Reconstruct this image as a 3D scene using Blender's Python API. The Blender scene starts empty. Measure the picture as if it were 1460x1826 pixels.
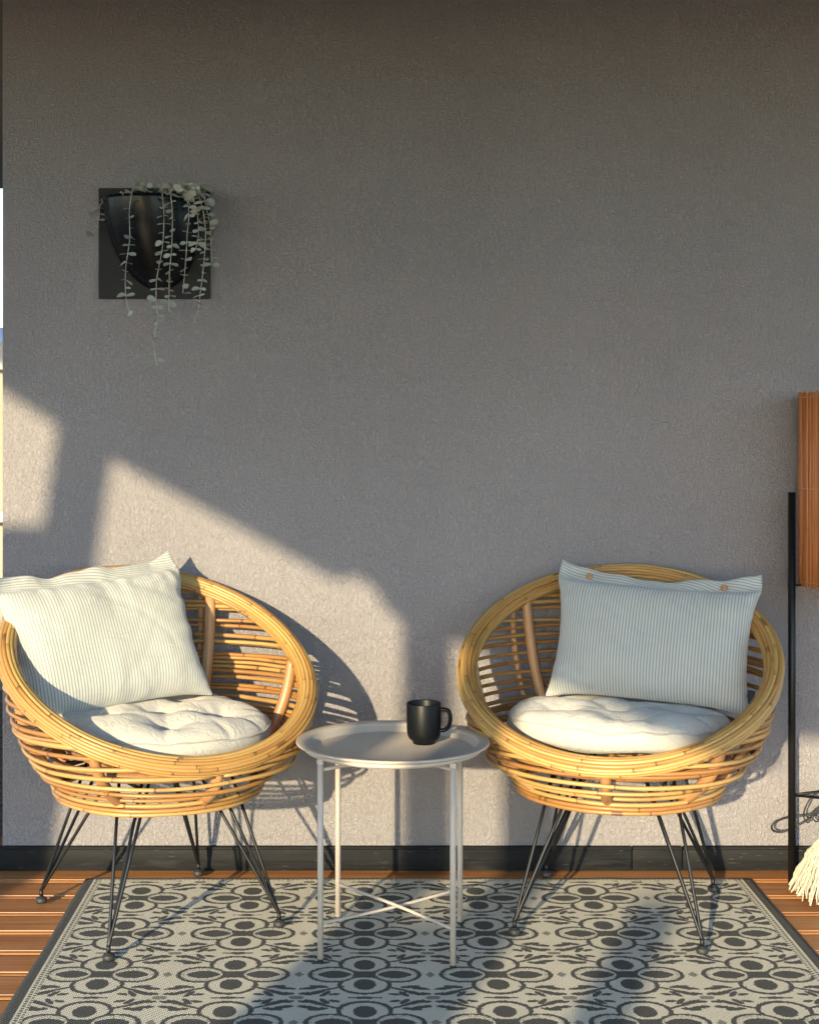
import bpy, math, random
import numpy as np
from mathutils import Vector, Matrix, noise as mnoise

# ------------------------------------------------------------------ camera, sky, sun, exposure
S = bpy.context.scene
C = S.collection
H, D, F = 1.214, 4.0, 2600.0          # eye height, distance to wall, focal length in photo pixels
VX, VY = 645.0, 761.0
cam_d = bpy.data.cameras.new('camera'); cam = bpy.data.objects.new('camera', cam_d); C.objects.link(cam)
cam.location = (0, -D, H); cam.rotation_euler = (math.radians(90), 0, 0)
cam_d.sensor_fit = 'VERTICAL'; cam_d.sensor_height = 36.0; cam_d.lens = F/1826*36
cam_d.shift_x = (730-VX)/1826; cam_d.shift_y = -(913-VY)/1826
cam_d.clip_start = 0.05; cam_d.clip_end = 5000
S.camera = cam

SR, SS = 0.37, 0.235                   # light travels (SR, 1, -SS)
sdir = Vector((SR, 1, -SS)).normalized()
elev = math.asin(-sdir.z)
az = math.atan2(-sdir.x, -sdir.y)      # azimuth of the sun itself, clockwise from +Y
w = bpy.data.worlds.new('World'); S.world = w; w.use_nodes = True
nt = w.node_tree; nt.nodes.clear()
sky = nt.nodes.new('ShaderNodeTexSky'); sky.sky_type = 'NISHITA'; sky.sun_disc = False
sky.sun_elevation = elev; sky.sun_rotation = az
sky.air_density = 1.0; sky.dust_density = 0.5; sky.ozone_density = 3.5
bg = nt.nodes.new('ShaderNodeBackground'); bg.inputs['Strength'].default_value = 0.15
wo = nt.nodes.new('ShaderNodeOutputWorld')
nt.links.new(sky.outputs[0], bg.inputs[0]); nt.links.new(bg.outputs[0], wo.inputs[0])
sl = bpy.data.lights.new('sun', 'SUN'); sl.energy = 2.0; sl.angle = math.radians(0.6); sl.color = (1.0, 0.83, 0.53)
sun = bpy.data.objects.new('sun', sl); C.objects.link(sun)
sun.rotation_euler = sdir.to_track_quat('-Z', 'Y').to_euler(); sun.location = (-3, -8, 4)
S.view_settings.view_transform = 'Standard'; S.view_settings.look = 'None'
S.view_settings.gamma = 1.0; S.view_settings.use_curve_mapping = False
S.view_settings.exposure = 2.17

# ------------------------------------------------------------------ helpers
def P(px, py, d):                      # where a point seen in the photo stands, given its distance
    return Vector(((px-VX)*d/F, d-D, H-(py-VY)*d/F))

def mesh(name, V, Fc, mat=None, uv=None, smooth=True):
    me = bpy.data.meshes.new(name)
    me.from_pydata([tuple(map(float, v)) for v in V], [], [tuple(int(i) for i in f) for f in Fc])
    if uv is not None:
        l = me.uv_layers.new(name='UVMap')
        uv = np.asarray(uv, dtype=np.float32)
        if len(uv) == len(V):
            idx = np.empty(len(me.loops), dtype=np.int32); me.loops.foreach_get('vertex_index', idx)
            uv = uv[idx]
        l.data.foreach_set('uv', uv.ravel())
    if smooth: me.polygons.foreach_set('use_smooth', [True]*len(me.polygons))
    if mat: me.materials.append(mat)
    me.update()
    return me

def obj(name, me, parent=None, loc=None, rot=None):
    o = bpy.data.objects.new(name, me); C.objects.link(o)
    if parent: o.parent = parent
    if loc is not None: o.location = loc
    if rot is not None: o.rotation_euler = rot
    return o

def empty(name, loc=(0,0,0), rz=0):
    o = bpy.data.objects.new(name, None); C.objects.link(o); o.location = loc; o.rotation_euler = (0,0,rz)
    o.empty_display_size = .05
    return o

def tag(o, label=None, cat=None, group=None, kind=None):
    if label: o['label'] = label
    if cat: o['category'] = cat
    if group: o['group'] = group
    if kind: o['kind'] = kind
    return o

class MB:                              # collects shapes into one mesh
    def __init__(s): s.V, s.F, s.UV = [], [], []
    def add(s, V, Fc, uvloop=None):
        b = len(s.V); s.V += [tuple(v) for v in V]; s.F += [tuple(i+b for i in f) for f in Fc]
        if uvloop is None:
            for f in Fc:
                for i in f: s.UV.append((V[i][0]+V[i][1]*.3, V[i][2]+V[i][1]*.7))
        else: s.UV += uvloop
        return s
    def box(s, x0, x1, y0, y1, z0, z1, bev=0.0, M=None):
        import bmesh
        bm = bmesh.new(); bmesh.ops.create_cube(bm, size=1)
        for v in bm.verts:
            v.co = Vector((x0+(v.co.x+.5)*(x1-x0), y0+(v.co.y+.5)*(y1-y0), z0+(v.co.z+.5)*(z1-z0)))
        if bev: bmesh.ops.bevel(bm, geom=bm.edges[:]+bm.verts[:], offset=bev, segments=2, affect='EDGES', profile=.5)
        if M is not None: bm.transform(M)
        bm.verts.index_update()
        s.add([tuple(v.co) for v in bm.verts], [[v.index for v in f.verts] for f in bm.faces]); bm.free()
        return s
    def tube(s, pts, r, n=8, closed=False, caps=True, u0=0.0):
        pts = [Vector(p) for p in pts]; m = len(pts)
        rs = r if hasattr(r, '__len__') else [r]*m
        T = []
        for i in range(m):
            if closed: t = pts[(i+1) % m]-pts[i-1]
            else: t = pts[min(i+1, m-1)]-pts[max(i-1, 0)]
            T.append(t.normalized())
        up = Vector((0,0,1)) if abs(T[0].z) < .9 else Vector((1,0,0))
        nrm = (up-T[0]*up.dot(T[0])).normalized()
        N = [nrm]
        for i in range(1, m):
            nrm = (nrm-T[i]*nrm.dot(T[i]))
            nrm = nrm.normalized() if nrm.length > 1e-6 else N[-1]
            N.append(nrm)
        if closed:                     # spread the twist
            last = (N[-1]-T[0]*N[-1].dot(T[0])).normalized()
            a = math.atan2(T[0].dot(last.cross(N[0])), last.dot(N[0]))
            for i in range(m): N[i] = Matrix.Rotation(a*i/m, 3, T[i]) @ N[i]
        V = []; L = [u0]
        for i in range(m):
            b = T[i].cross(N[i])
            for k in range(n):
                a = 2*math.pi*k/n
                V.append(pts[i]+(N[i]*math.cos(a)+b*math.sin(a))*rs[i])
            if i: L.append(L[-1]+(pts[i]-pts[i-1]).length)
        if closed: L.append(L[-1]+(pts[0]-pts[-1]).length)
        Fc, uv = [], []
        rng = m if closed else m-1
        for i in range(rng):
            j = (i+1) % m
            for k in range(n):
                k2 = (k+1) % n
                Fc.append((i*n+k, i*n+k2, j*n+k2, j*n+k))
                a, b2 = k/n, (k+1)/n
                uv += [(L[i], a), (L[i], b2), (L[i+1], b2), (L[i+1], a)]
        if caps and not closed:
            Fc.append(tuple(range(n-1, -1, -1))); uv += [(L[0], .5)]*n
            Fc.append(tuple((m-1)*n+k for k in range(n))); uv += [(L[-1], .5)]*n
        return s.add(V, Fc, uv)
    def lathe(s, prof, n=48, c=(0,0,0)):
        V = []; m = len(prof)
        for (r, z) in prof:
            for k in range(n):
                a = 2*math.pi*k/n; V.append((c[0]+r*math.cos(a), c[1]+r*math.sin(a), c[2]+z))
        Fc = [(i*n+k, i*n+(k+1) % n, (i+1)*n+(k+1) % n, (i+1)*n+k) for i in range(m-1) for k in range(n)]
        return s.add(V, Fc)
    def build(s, name, mat, parent=None, smooth=True, **k):
        return obj(name, mesh(name, s.V, s.F, mat, s.UV, smooth), parent, **k)

def autosmooth(o, ang=35):
    me = o.data; me.polygons.foreach_set('use_smooth', [True]*len(me.polygons))
    try: me.set_sharp_from_angle(angle=math.radians(ang))
    except Exception: pass
    return o

def spline(pts, k=8, closed=False):    # Catmull-Rom
    pts = [Vector(p) for p in pts]; out = []; m = len(pts)
    seg = m if closed else m-1
    for i in range(seg):
        p1, p2 = pts[i], pts[(i+1) % m]
        p0 = pts[i-1] if (closed or i > 0) else p1*2-p2
        p3 = pts[(i+2) % m] if (closed or i+2 < m) else p2*2-p1
        for j in range(k):
            t = j/k
            out.append(.5*((2*p1)+(p2-p0)*t+(2*p0-5*p1+4*p2-p3)*t*t+(3*p1-p0-3*p2+p3)*t**3))
    if not closed: out.append(pts[-1])
    return out

# ------------------------------------------------------------------ material helpers
class X:                               # arithmetic on shader sockets
    t = None
    def __init__(s, k): s.k = k
    @staticmethod
    def m(op, *a):
        n = X.t.nodes.new('ShaderNodeMath'); n.operation = op
        for i, v in enumerate(a):
            if isinstance(v, X): X.t.links.new(v.k, n.inputs[i])
            else: n.inputs[i].default_value = v
        return X(n.outputs[0])
    def __add__(s, o): return X.m('ADD', s, o)
    __radd__ = __add__
    def __sub__(s, o): return X.m('SUBTRACT', s, o)
    def __rsub__(s, o): return X.m('SUBTRACT', o, s)
    def __mul__(s, o): return X.m('MULTIPLY', s, o)
    __rmul__ = __mul__
    def __truediv__(s, o): return X.m('DIVIDE', s, o)
    def __lt__(s, o): return X.m('LESS_THAN', s, o)
    def __gt__(s, o): return X.m('GREATER_THAN', s, o)
def xabs(a): return X.m('ABSOLUTE', a)
def xmax(a, b): return X.m('MAXIMUM', a, b)
def xmin(a, b): return X.m('MINIMUM', a, b)
def xfr(a): return X.m('FRACT', a)
def xfl(a): return X.m('FLOOR', a)
def xsin(a): return X.m('SINE', a)
def ss(a, lo, hi):
    n = X.t.nodes.new('ShaderNodeMapRange'); n.interpolation_type = 'SMOOTHSTEP'
    X.t.links.new(a.k, n.inputs[0]); n.inputs[1].default_value = lo; n.inputs[2].default_value = hi
    return X(n.outputs[0])

class Mat:
    def __init__(s, name, col=(.5,.5,.5), rough=.5, **kw):
        s.m = bpy.data.materials.new(name); s.m.use_nodes = True
        s.t = s.m.node_tree; X.t = s.t
        s.b = s.t.nodes['Principled BSDF']
        s.b.inputs['Base Color'].default_value = (*col, 1); s.b.inputs['Roughness'].default_value = rough
        for k, v in kw.items(): s.b.inputs[k.replace('_', ' ')].default_value = v
    def new(s, t): return s.t.nodes.new('ShaderNode'+t)
    def coord(s, which='Object', scale=(1,1,1), loc=(0,0,0)):
        c = s.new('TexCoord'); mp = s.new('Mapping'); mp.inputs['Scale'].default_value = scale; mp.inputs['Location'].default_value = loc
        s.t.links.new(c.outputs[which], mp.inputs[0]); return mp.outputs[0]
    def xyz(s, vec):
        n = s.new('SeparateXYZ'); s.t.links.new(vec, n.inputs[0]); return X(n.outputs[0]), X(n.outputs[1]), X(n.outputs[2])
    def vec(s, x, y, z):
        n = s.new('CombineXYZ')
        for i, v in enumerate((x, y, z)):
            if isinstance(v, X): s.t.links.new(v.k, n.inputs[i])
            else: n.inputs[i].default_value = v
        return n.outputs[0]
    def noise(s, vec, scale, detail=3, rough=.5, dist=0):
        n = s.new('TexNoise'); n.inputs['Scale'].default_value = scale; n.inputs['Detail'].default_value = detail
        n.inputs['Roughness'].default_value = rough; n.inputs['Distortion'].default_value = dist
        if vec is not None: s.t.links.new(vec, n.inputs['Vector'])
        return X(n.outputs['Fac'])
    def voro(s, vec, scale, feat='F1'):
        n = s.new('TexVoronoi'); n.feature = feat; n.inputs['Scale'].default_value = scale
        s.t.links.new(vec, n.inputs['Vector']); return X(n.outputs['Distance'])
    def mix(s, f, a, b):
        n = s.new('Mix'); n.data_type = 'RGBA'
        if isinstance(f, X): s.t.links.new(f.k, n.inputs[0])
        else: n.inputs[0].default_value = f
        for i, v in ((6, a), (7, b)):
            if isinstance(v, tuple): n.inputs[i].default_value = (*v, 1)
            else: s.t.links.new(v, n.inputs[i])
        return n.outputs[2]
    def col(s, c): s.t.links.new(c, s.b.inputs['Base Color'])
    def rough(s, x): s.t.links.new(x.k, s.b.inputs['Roughness'])
    def bump(s, h, dist=.002, strength=1.0):
        n = s.new('Bump'); n.inputs['Distance'].default_value = dist; n.inputs['Strength'].default_value = strength
        s.t.links.new(h.k, n.inputs['Height']); s.t.links.new(n.outputs[0], s.b.inputs['Normal'])
    def rnd(s):
        n = s.new('ObjectInfo'); return X(n.outputs['Random'])

# ------------------------------------------------------------------ materials
def m_stucco():
    M = Mat('grey_stucco', rough=.92)
    v = M.coord('Object')
    wx = M.noise(M.coord('Object', (1,1,.62)), 34, 2, .6)
    v2 = M.coord('Object', (1,1,.7))
    n1 = M.noise(v2, 112, 3, .6, 1.3); n2 = M.noise(v2, 240, 2, .6, .4); n3 = M.noise(v, 1.1, 4, .55); n4 = M.noise(v, 7, 4, .6)
    ridge = xabs(n1-.5)*2.2
    h = ridge*.8+n2*.45+wx*.5
    c = M.mix(ss(n3, .35, .68), (.268, .247, .251), (.302, .279, .283))
    c = M.mix(ss(n4, .55, .8)*.25, c, (.244, .225, .228))
    c = M.mix(ss(ridge, .30, .02)*.28, c, (.185, .178, .168))
    M.col(c); M.bump(h, .0062, 1.0); return M.m

def m_rattan(name, a, b, node_dark=.8):
    M = Mat(name, rough=.42, Coat_Weight=.22, Coat_Roughness=.28)
    uv = M.coord('UV'); u, v, _ = M.xyz(uv); r = M.rnd()
    ru = u + r*9.7
    lv = M.vec(ru*3.1, r*50, 0.0)
    n = M.noise(lv, 1.0, 2, .5)
    ph = xfr(ru*3.0+n*3.4)
    ring = ss(xabs(ph-.5), .016, .006)
    tone = M.noise(M.vec(ru*1.4, v*1.5, r*30), 1.0, 3, .6)
    fib = M.noise(M.vec(ru*6, v*14, r*11), 2.0, 3, .6)
    blot = ss(M.noise(M.vec(ru*22, v*2.5, r*77), 1.0, 3, .65), .64, .74)
    after = ss(ph, .52, .70)           # the cane is darker just past a joint
    c = M.mix(ss(tone*.6+r*.62, .32, .88), a, b)
    c = M.mix((fib-.35)*.5, c, (a[0]*.62, a[1]*.50, a[2]*.42))
    c = M.mix((1-after)*ss(ph, .5, .52)*.38, c, (.20, .085, .02))
    c = M.mix(blot*.5, c, (.17, .075, .022))
    c = M.mix(ring*node_dark, c, (.085, .035, .012))
    M.col(c); M.rough(.36+fib*.24)
    M.bump(fib*.25-ring*.9+tone*.3, .0012, .7); return M.m

def m_wood_deck():
    M = Mat('deck_wood', rough=.5)
    v = M.coord('Object'); x, y, z = M.xyz(v); r = M.rnd()
    g = M.noise(M.vec(x*1.1+r*40, y*26, z*20+r*9), 1.0, 5, .62, .6)
    g2 = M.noise(M.vec(x*2.6+r*11, y*190, z*60), 1.0, 3, .6)
    k = M.noise(M.vec(x*1.3+r*7, y*7, r*13), 1.0, 3, .5)
    c = M.mix(ss(g, .32, .70), (.30, .108, .027), (.47, .205, .064))
    c = M.mix(ss(g2, .45, .75)*.75, c, (.13, .045, .014))
    c = M.mix(ss(k, .55, .75)*.45, c, (.22, .085, .028))
    c = M.mix(r*.35, c, (.24, .10, .034))
    grey = M.noise(v, 2.2, 4, .6)
    c = M.mix(ss(grey, .5, .75)*.30, c, (.33, .21, .12))
    M.col(c); M.rough(.34+g2*.28); M.bump(g2*.6+g*.5, .0014, .7); return M.m

def m_black_plank():
    M = Mat('black_skirting', rough=.6)
    M.b.inputs['Specular IOR Level'].default_value = .16
    v = M.coord('Object'); x, y, z = M.xyz(v); r = M.rnd()
    g = M.noise(M.vec(x*2.2+r*20, y*40, z*90), 1.0, 4, .6, .8)
    d = M.noise(M.vec(x*5, y*5, z*24), 1.0, 4, .7, .3)
    sc = ss(M.noise(M.vec(x*26+r*3, z*260, r*5), 1.0, 1, .5), .70, .735)
    c = M.mix(ss(g, .4, .7), (.005, .0055, .006), (.011, .0115, .012))
    c = M.mix(ss(d, .52, .76)*.55, c, (.030, .031, .030))
    c = M.mix(sc*.12, c, (.30, .30, .28))
    M.col(c); M.rough(.5+g*.25); M.bump(g, .001, .6); return M.m

def m_paint(name, col, rough=.45, bump=.25, var=.06, **kw):
    M = Mat(name, rough=rough, **kw)
    v = M.coord('Object'); n = M.noise(v, 14, 4, .6); f = M.noise(v, 420, 2, .6)
    M.col(M.mix(ss(n, .3, .7), tuple(c*(1-var) for c in col), tuple(min(1, c*(1+var)) for c in col)))
    M.rough(n*.12+(rough-.06)); M.bump(f, .0004, bump); return M.m

def m_linen(name, col, stripe=None, period=.0076, crk=.55):
    M = Mat(name, rough=.9, Sheen_Weight=.35, Sheen_Roughness=.5)
    uv = M.coord('UV'); u, v, _ = M.xyz(uv)
    wv = xsin(u*6283/1.15)*.5+xsin(v*6283/1.15)*.5
    nz = M.noise(uv, 26, 4, .6); fz = M.noise(M.vec(u*1.0, v*3.4, 0.0), 420, 2, .6); fy = M.noise(M.vec(u*5.0, v*.6, 3.0), 200, 2, .6)
    c = M.mix(ss(nz, .3, .72), col, tuple(k*.93 for k in col))
    c = M.mix((fz*.5+fy*.5-.35)*.5, c, tuple(k*.72 for k in col))
    if stripe:
        wob = (M.noise(uv, 60, 2, .5)-.5)*.10
        p = xabs(xfr(u/period+wob)-.5)
        st = ss(p, .27, .20)
        c = M.mix(st*.86, c, stripe)
    M.col(c); rn = M.noise(M.vec(u*1.0, v*1.0, 7.0), 11, 3, .55, .8); rn2 = M.noise(M.vec(u*2.2, v*.9, 2.0), 24, 2, .5, .5)
    cr = ss(xabs(rn-.5), .0, .045)*2.6+ss(xabs(rn2-.5), .0, .06)*1.3
    M.bump(wv*.30+fz*.8+fy*.5+cr*crk, .0011, .7); return M.m

def m_rug():
    M = Mat('woven_rug', rough=.82)
    o = M.coord('Object'); X0, Y0, _ = M.xyz(o)      # rug: x -.889...889, y 0...-2.6
    q = .0024
    jx = (M.noise(o, 260, 1, .5)-.5)*.0055
    jy = (M.noise(M.coord('Object', (1,1,1), (3,5,1)), 260, 1, .5)-.5)*.0066
    x = (xfl((X0+jx)/q)+.5)*q; y = (xfl((Y0+jy)/(q*1.3))+.5)*(q*1.3)
    cx, cy = .2895, .2610
    a = x/cx; b = (y+.031)/cy
    lx = (xfr(a)-.5)*cx                 # six columns: centres at +-.5, 1.5, 2.5 cells
    ly = (xfr(b)-.5)*cy
    ax, ay = xabs(lx), xabs(ly)
    ux, uy = .1448-ax, .1305-ay
    def ell(px, py, c0, c1, r0, r1):
        dx = (px-c0)/r0; dy = (py-c1)/r1
        return dx*dx+dy*dy
    def rell(c0, c1, r0, r1, ang):
        ca, sa = math.cos(ang), math.sin(ang)
        dx = ax-c0; dy = ay-c1
        p = (dx*ca+dy*sa)/r0; q2 = (dy*ca-dx*sa)/r1
        return p*p+q2*q2
    one = lambda e: e < 1.0
    vo, vi = ell(ax, ay, 0, .0615, .0590, .0525), ell(ax, ay, 0, .0600, .0490, .0430)
    ho, hi = ell(ax, ay, .0715, 0, .0540, .0470), ell(ax, ay, .0700, 0, .0455, .0385)
    vring = one(vo)*(vi > 1.0); hring = one(ho)*(hi > 1.0)
    notv = (ho > 1.0)                  # the side loops lie over the upper and lower ones
    vring = vring*notv
    vf = one(ell(ax, ay, 0, .0570, .0245, .0300))
    ly2 = xabs(ay)/(.0225*(1.0-xmin(xabs(ax-.066)/.040, 1.0)*xmin(xabs(ax-.066)/.040, 1.0))+.0001)
    hf = (ly2 < 1.0)*(xabs(ax-.066) < .037)
    ctr = one(ell(ax, ay, 0, 0, .0235, .0185))
    d = xmax(vring, hring); d = xmax(d, xmax(vf, xmax(hf, ctr)))
    for args in ((.082, .088, .044, .0046, .50), (.098, .070, .022, .0078, -.20), (.120, .080, .022, .0074, .22),
                 (.105, .104, .027, .0082, .55), (.084, .110, .018, .0070, 1.0), (.128, .108, .014, .0062, .25), (.064, .112, .013, .0065, .3)):
        d = xmax(d, one(rell(*args)))
    spk = (xfr(X.m('ARCTAN2', ay, ax-.069)*5.4) < .30)*one(hi)*(ell(ax, ay, .070, 0, .038, .0285) > 1.0)
    d = xmax(d, spk*.55)
    d = xmax(d, one(ell(ax, uy, 0, 0, .020, .0075))); d = xmax(d, (xabs(uy) < .0024)*(ax < .036))
    light = xmax(((ux/.0115+ay/.0160) < 1.0), (uy < .0085)*(ux < .0170)*(((ux+uy*.5) < .0165)))
    d = xmax(d, light*.72)
    # borders
    inside = (xabs(X0) < .842)*(Y0 < -.020)
    d = d*inside
    ex = .889-xabs(X0)
    band = ex < .024
    t1 = (xabs(ex-.0335) < .0036)*(xfr(Y0/.0125) < .62); t2 = (xabs(ex-.0435) < .0030)*(xfr(Y0/.0125+.5) < .5)
    d = xmax(d, xmax(band, xmax(t1, t2)*.9))
    topb = (xabs(Y0+.013) < .0030)*(xfr(X0/.0125) < .55)*(ex > .03)*.6
    d = xmax(d, topb)
    tw = xfr((X0*1.0+Y0*1.35)/.0112)
    twd = ss(xabs(tw-.5), .32, .16)
    rib = xabs(xfr(X0/.0041)-.5); rib2 = xabs(xfr(Y0/.0050)-.5)
    nz = M.noise(o, 9, 4, .6); nf = M.noise(o, 520, 2, .6); soil = M.noise(o, 2.3, 4, .6)
    cream = M.mix(nz, (.54, .49, .37), (.64, .585, .45))
    cream = M.mix(ss(rib, .30, .50)*.38, cream, (.27, .26, .22))
    cream = M.mix(ss(nf, .5, .8)*.35, cream, (.30, .29, .25))
    cream = M.mix(ss(soil, .5, .8)*.25, cream, (.36, .34, .28))
    dark = M.mix(twd*.55, (.040, .039, .034), (.115, .110, .092))
    dark = M.mix(ss(nf, .5, .8)*.4, dark, (.16, .155, .135))
    M.col(M.mix(d, cream, dark))
    M.bump(rib*1.1+rib2*.6+nf*.5+twd*.5-d*.35, .0022, .8)
    return M.m

def m_twig():
    M = Mat('brown_sticks', rough=.6)
    uv = M.coord('UV'); u, v, _ = M.xyz(uv); o = M.coord('Object'); x, y, z = M.xyz(o)
    cell = M.noise(M.vec(x*160, y*160, 0.0), 1.0, 1, .5)
    g = M.noise(M.vec(x*220, y*220, z*7), 1.0, 4, .65)
    g2 = M.noise(M.vec(x*60, y*60, z*45), 1.0, 3, .6)
    c = M.mix(ss(cell, .35, .65), (.30, .090, .028), (.56, .215, .065))
    c = M.mix(ss(g, .48, .72)*.7, c, (.10, .032, .010)); c = M.mix(ss(g2, .62, .8)*.6, c, (.09, .030, .012))
    M.col(c); M.bump(g, .001, .6); return M.m

def m_leaf():
    M = Mat('eucalyptus_leaf', rough=.62)
    v = M.coord('Object'); r = M.rnd(); n = M.noise(v, 160, 3, .6)
    c = M.mix(r, (.33, .345, .29), (.49, .50, .42)); c = M.mix(ss(n, .4, .75)*.4, c, (.15, .19, .16))
    M.col(c); M.b.inputs['Subsurface Weight'].default_value = 0.0; return M.m

def m_simple_noise(name, a, b, scale=8, rough=.8, bump=.002):
    M = Mat(name, rough=rough); v = M.coord('Object'); n = M.noise(v, scale, 5, .6)
    M.col(M.mix(ss(n, .3, .7), a, b)); M.bump(n, bump, .5); return M.m

STUCCO = m_stucco()
CANE = m_rattan('rattan_cane', (.44, .262, .082), (.30, .135, .035))
RIMC = m_rattan('rattan_rim', (.46, .290, .088), (.36, .185, .048), .75)
POST = m_rattan('rattan_post', (.43, .235, .100), (.35, .165, .065), .6)
DECK = m_wood_deck(); SKIRT = m_black_plank()
BLACKM = m_paint('black_metal', (.005, .005, .0055), .45, .2, .1, Specular_IOR_Level=.35)
GREIGE = m_paint('greige_metal', (.45, .385, .315), .45, .35, .03)
MUGM = m_paint('black_stoneware', (.004, .0045, .005), .42, .5, .12, Specular_IOR_Level=.16)
POTM = m_paint('black_pot', (.005, .006, .008), .27, .1, .1, Specular_IOR_Level=.24)
PLATEM = m_paint('black_plate', (.010, .0115, .012), .6, .3, .1, Specular_IOR_Level=.3)
RUBBER = m_paint('rubber', (.02, .02, .02), .6, .3, .2)
LINEN = m_linen('cream_linen', (.55, .51, .43))
STRIPE = m_linen('striped_cotton', (.54, .525, .47), (.24, .275, .262), crk=.22)
STRIPE2 = m_linen('striped_flange', (.54, .525, .47), (.24, .275, .262), crk=.22)
RUG = m_rug(); TWIG = m_twig(); LEAF = m_leaf()
STEM = m_simple_noise('stem', (.36, .37, .32), (.48, .48, .42), 60, .8, .0005)
YARN = m_simple_noise('cream_yarn', (.40, .37, .28), (.48, .45, .35), 90, .95, .0015)
SOIL = m_simple_noise('soil', (.02, .017, .014), (.035, .03, .025), 60, .95)
DARKWOOD = m_simple_noise('soffit_wood', (.030, .022, .022), (.042, .031, .031), 5, .7)
WHITEP = m_paint('white_paint', (.55, .54, .51), .5, .2, .03)
CREAMP = m_paint('cream_render', (.36, .32, .25), .85, .6, .05)
CANVAS = m_simple_noise('pale_canvas', (.42, .42, .42), (.50, .50, .49), 20, .9)
GROUND = m_simple_noise('ground', (.10, .11, .07), (.16, .15, .11), .05, .95)
HILL = m_simple_noise('hill', (.10, .15, .22), (.13, .18, .25), .01, 1.0)  # distance haze is put into the blue of the hills
WOODB = m_simple_noise('button_wood', (.30, .15, .06), (.42, .22, .10), 120, .5, .0003)
THREAD = m_simple_noise('shade_thread', (.45, .22, .09), (.55, .30, .14), 200, .7, .0002)

# ------------------------------------------------------------------ setting
mb = MB(); mb.add([(-900,-900,-9),(900,-900,-9),(900,900,-9),(-900,900,-9)], [(0,1,2,3)])
tag(mb.build('ground', GROUND, smooth=False), kind='structure')

rng = random.Random(7)
V, Fc = [], []
xs = np.linspace(-700, 300, 60)
for i, x in enumerate(xs):
    h = 44+9*mnoise.noise(Vector((x*.008, 0, 0)))+4*mnoise.noise(Vector((x*.03, 2, 0)))
    V += [(x, 560, -9), (x, 600, h*.7-3), (x, 660, h), (x, 800, -9)]
for i in range(len(xs)-1):
    for k in range(3): Fc.append((i*4+k, (i+1)*4+k, (i+1)*4+k+1, i*4+k+1))
tag(obj('hills', mesh('hills', V, Fc, HILL)), kind='structure')

deck = tag(empty('deck'), kind='structure')
BW, GAP = .1325, .011
prof = []                              # board profile across its width: rounded edges and two shallow grooves
def board_mesh(x0, x1, wdt, seed):
    pr = [(0, -.024), (0, -.0015), (.0008, -.0004), (.0016, 0)]
    for g in (wdt-.015,):
        pr += [(g-.0045, 0), (g-.003, -.0040), (g+.003, -.0040), (g+.0045, 0)]
    pr += [(wdt-.004, 0), (wdt-.0025, -.0004), (wdt, -.003), (wdt, -.024)]
    V = [(x, -p[0], p[1]) for x in (x0, x1) for p in pr]; n = len(pr)
    Fc = [(i, i+n, i+n+1, i+1) for i in range(n-1)]
    Fc += [tuple(range(n-1, -1, -1)), tuple(range(n, 2*n))]
    return mesh('deck_board', V, Fc, DECK, smooth=False)
bm_shared = [board_mesh(-4.2, 2.6, BW-GAP, k) for k in range(2)]
y = .014
for i in range(44):
    o = obj('deck_board', bm_shared[i % 2], deck, (rng.uniform(-.02, .02), y, rng.uniform(-.0008, .0008)))
    y -= BW
for i in range(34):                    # the terrace goes on past the wall's left end
    o = obj('deck_board', bm_shared[i % 2], deck, (-3.60, .014+BW*(i+1), 0))
mb = MB(); mb.box(-6, 4, -6, 5, -.30, -.030)
mb.build('deck_base', SOIL, deck, smooth=False)

wall = tag(empty('house_wall'), 'grey textured stucco wall behind the two rattan chairs', 'wall')
mb = MB(); mb.box(-.985, 3.4, 0, 2.6, -.02, 2.60, .004)
autosmooth(mb.build('stucco', STUCCO, wall))
for x0, x1 in ((-1.0, .7365), (.739, .8745), (.877, 3.4)):
    mb = MB(); mb.box(x0, x1, -.0150, -.0005, .0005, .058, .0015); mb.box(x0+.0005, x1-.0005, -.0190, -.0005, .0585, .0660, .002)
    autosmooth(mb.build('skirting_board', SKIRT, wall))

# terrace roof, then unseen casters added behind the camera to shape the shadows
YC = -5.5
def W2(Xp, Zp, y=YC): return (Xp+SR*y, Zp-SS*y)
mb = MB(); mb.box(-3.15, 3.4, -3.3, -.002, 2.455, 2.62); mb.box(-3.15, -.99, 0, 3.6, 2.455, 2.62)
tag(mb.build('terrace_roof', DARKWOOD, smooth=False), 'dark timber roof over the terrace', 'roof')
pts = [(-1.18, 1.40), (-.985, 1.31), (-.70, 1.13), (-.07, .79), (-.03, .805), (.03, .775), (.075, .70), (.25, .63), (.40, .56), (.75, .43), (1.13, .27), (1.15, .36), (1.8, .36)]
V, Fc = [], []
for (a, b) in pts:
    x, z = W2(a, b)
    V += [(x, YC-.012, z), (x, YC-.012, 3.16), (x, YC+.008, 3.16), (x, YC+.008, z)]
for i in range(len(pts)-1):
    for k in range(4): Fc.append((i*4+k, i*4+(k+1) % 4, i*4+4+(k+1) % 4, i*4+4+k))
tag(obj('caster_screen', mesh('caster_screen', V, Fc, CANVAS, smooth=False)), 'unseen canvas sheet added to cast the slanting shadow edge on the wall', 'shadow_caster')  # invented sheet, its outline drawn from the shadow edge wanted on the wall
def caster(name, X0, X1, Z0, Z1, label, cat, lean=0.0, y=YC+.06, mat=DARKWOOD, th=.05):  # unseen solid, placed from the shadow it should cast
    x0, z0 = W2(X0, Z0, y); x1, z1 = W2(X1, Z1, y); z0 = max(z0, 0)
    mb = MB(); mb.box(x0, x1, y-th, y+th, z0, z1, .006)
    if lean: mb.V = [(vx+(vz-z0)*lean, vy, vz) for vx, vy, vz in mb.V]
    return tag(mb.build(name, mat, smooth=False), label, cat)
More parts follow.
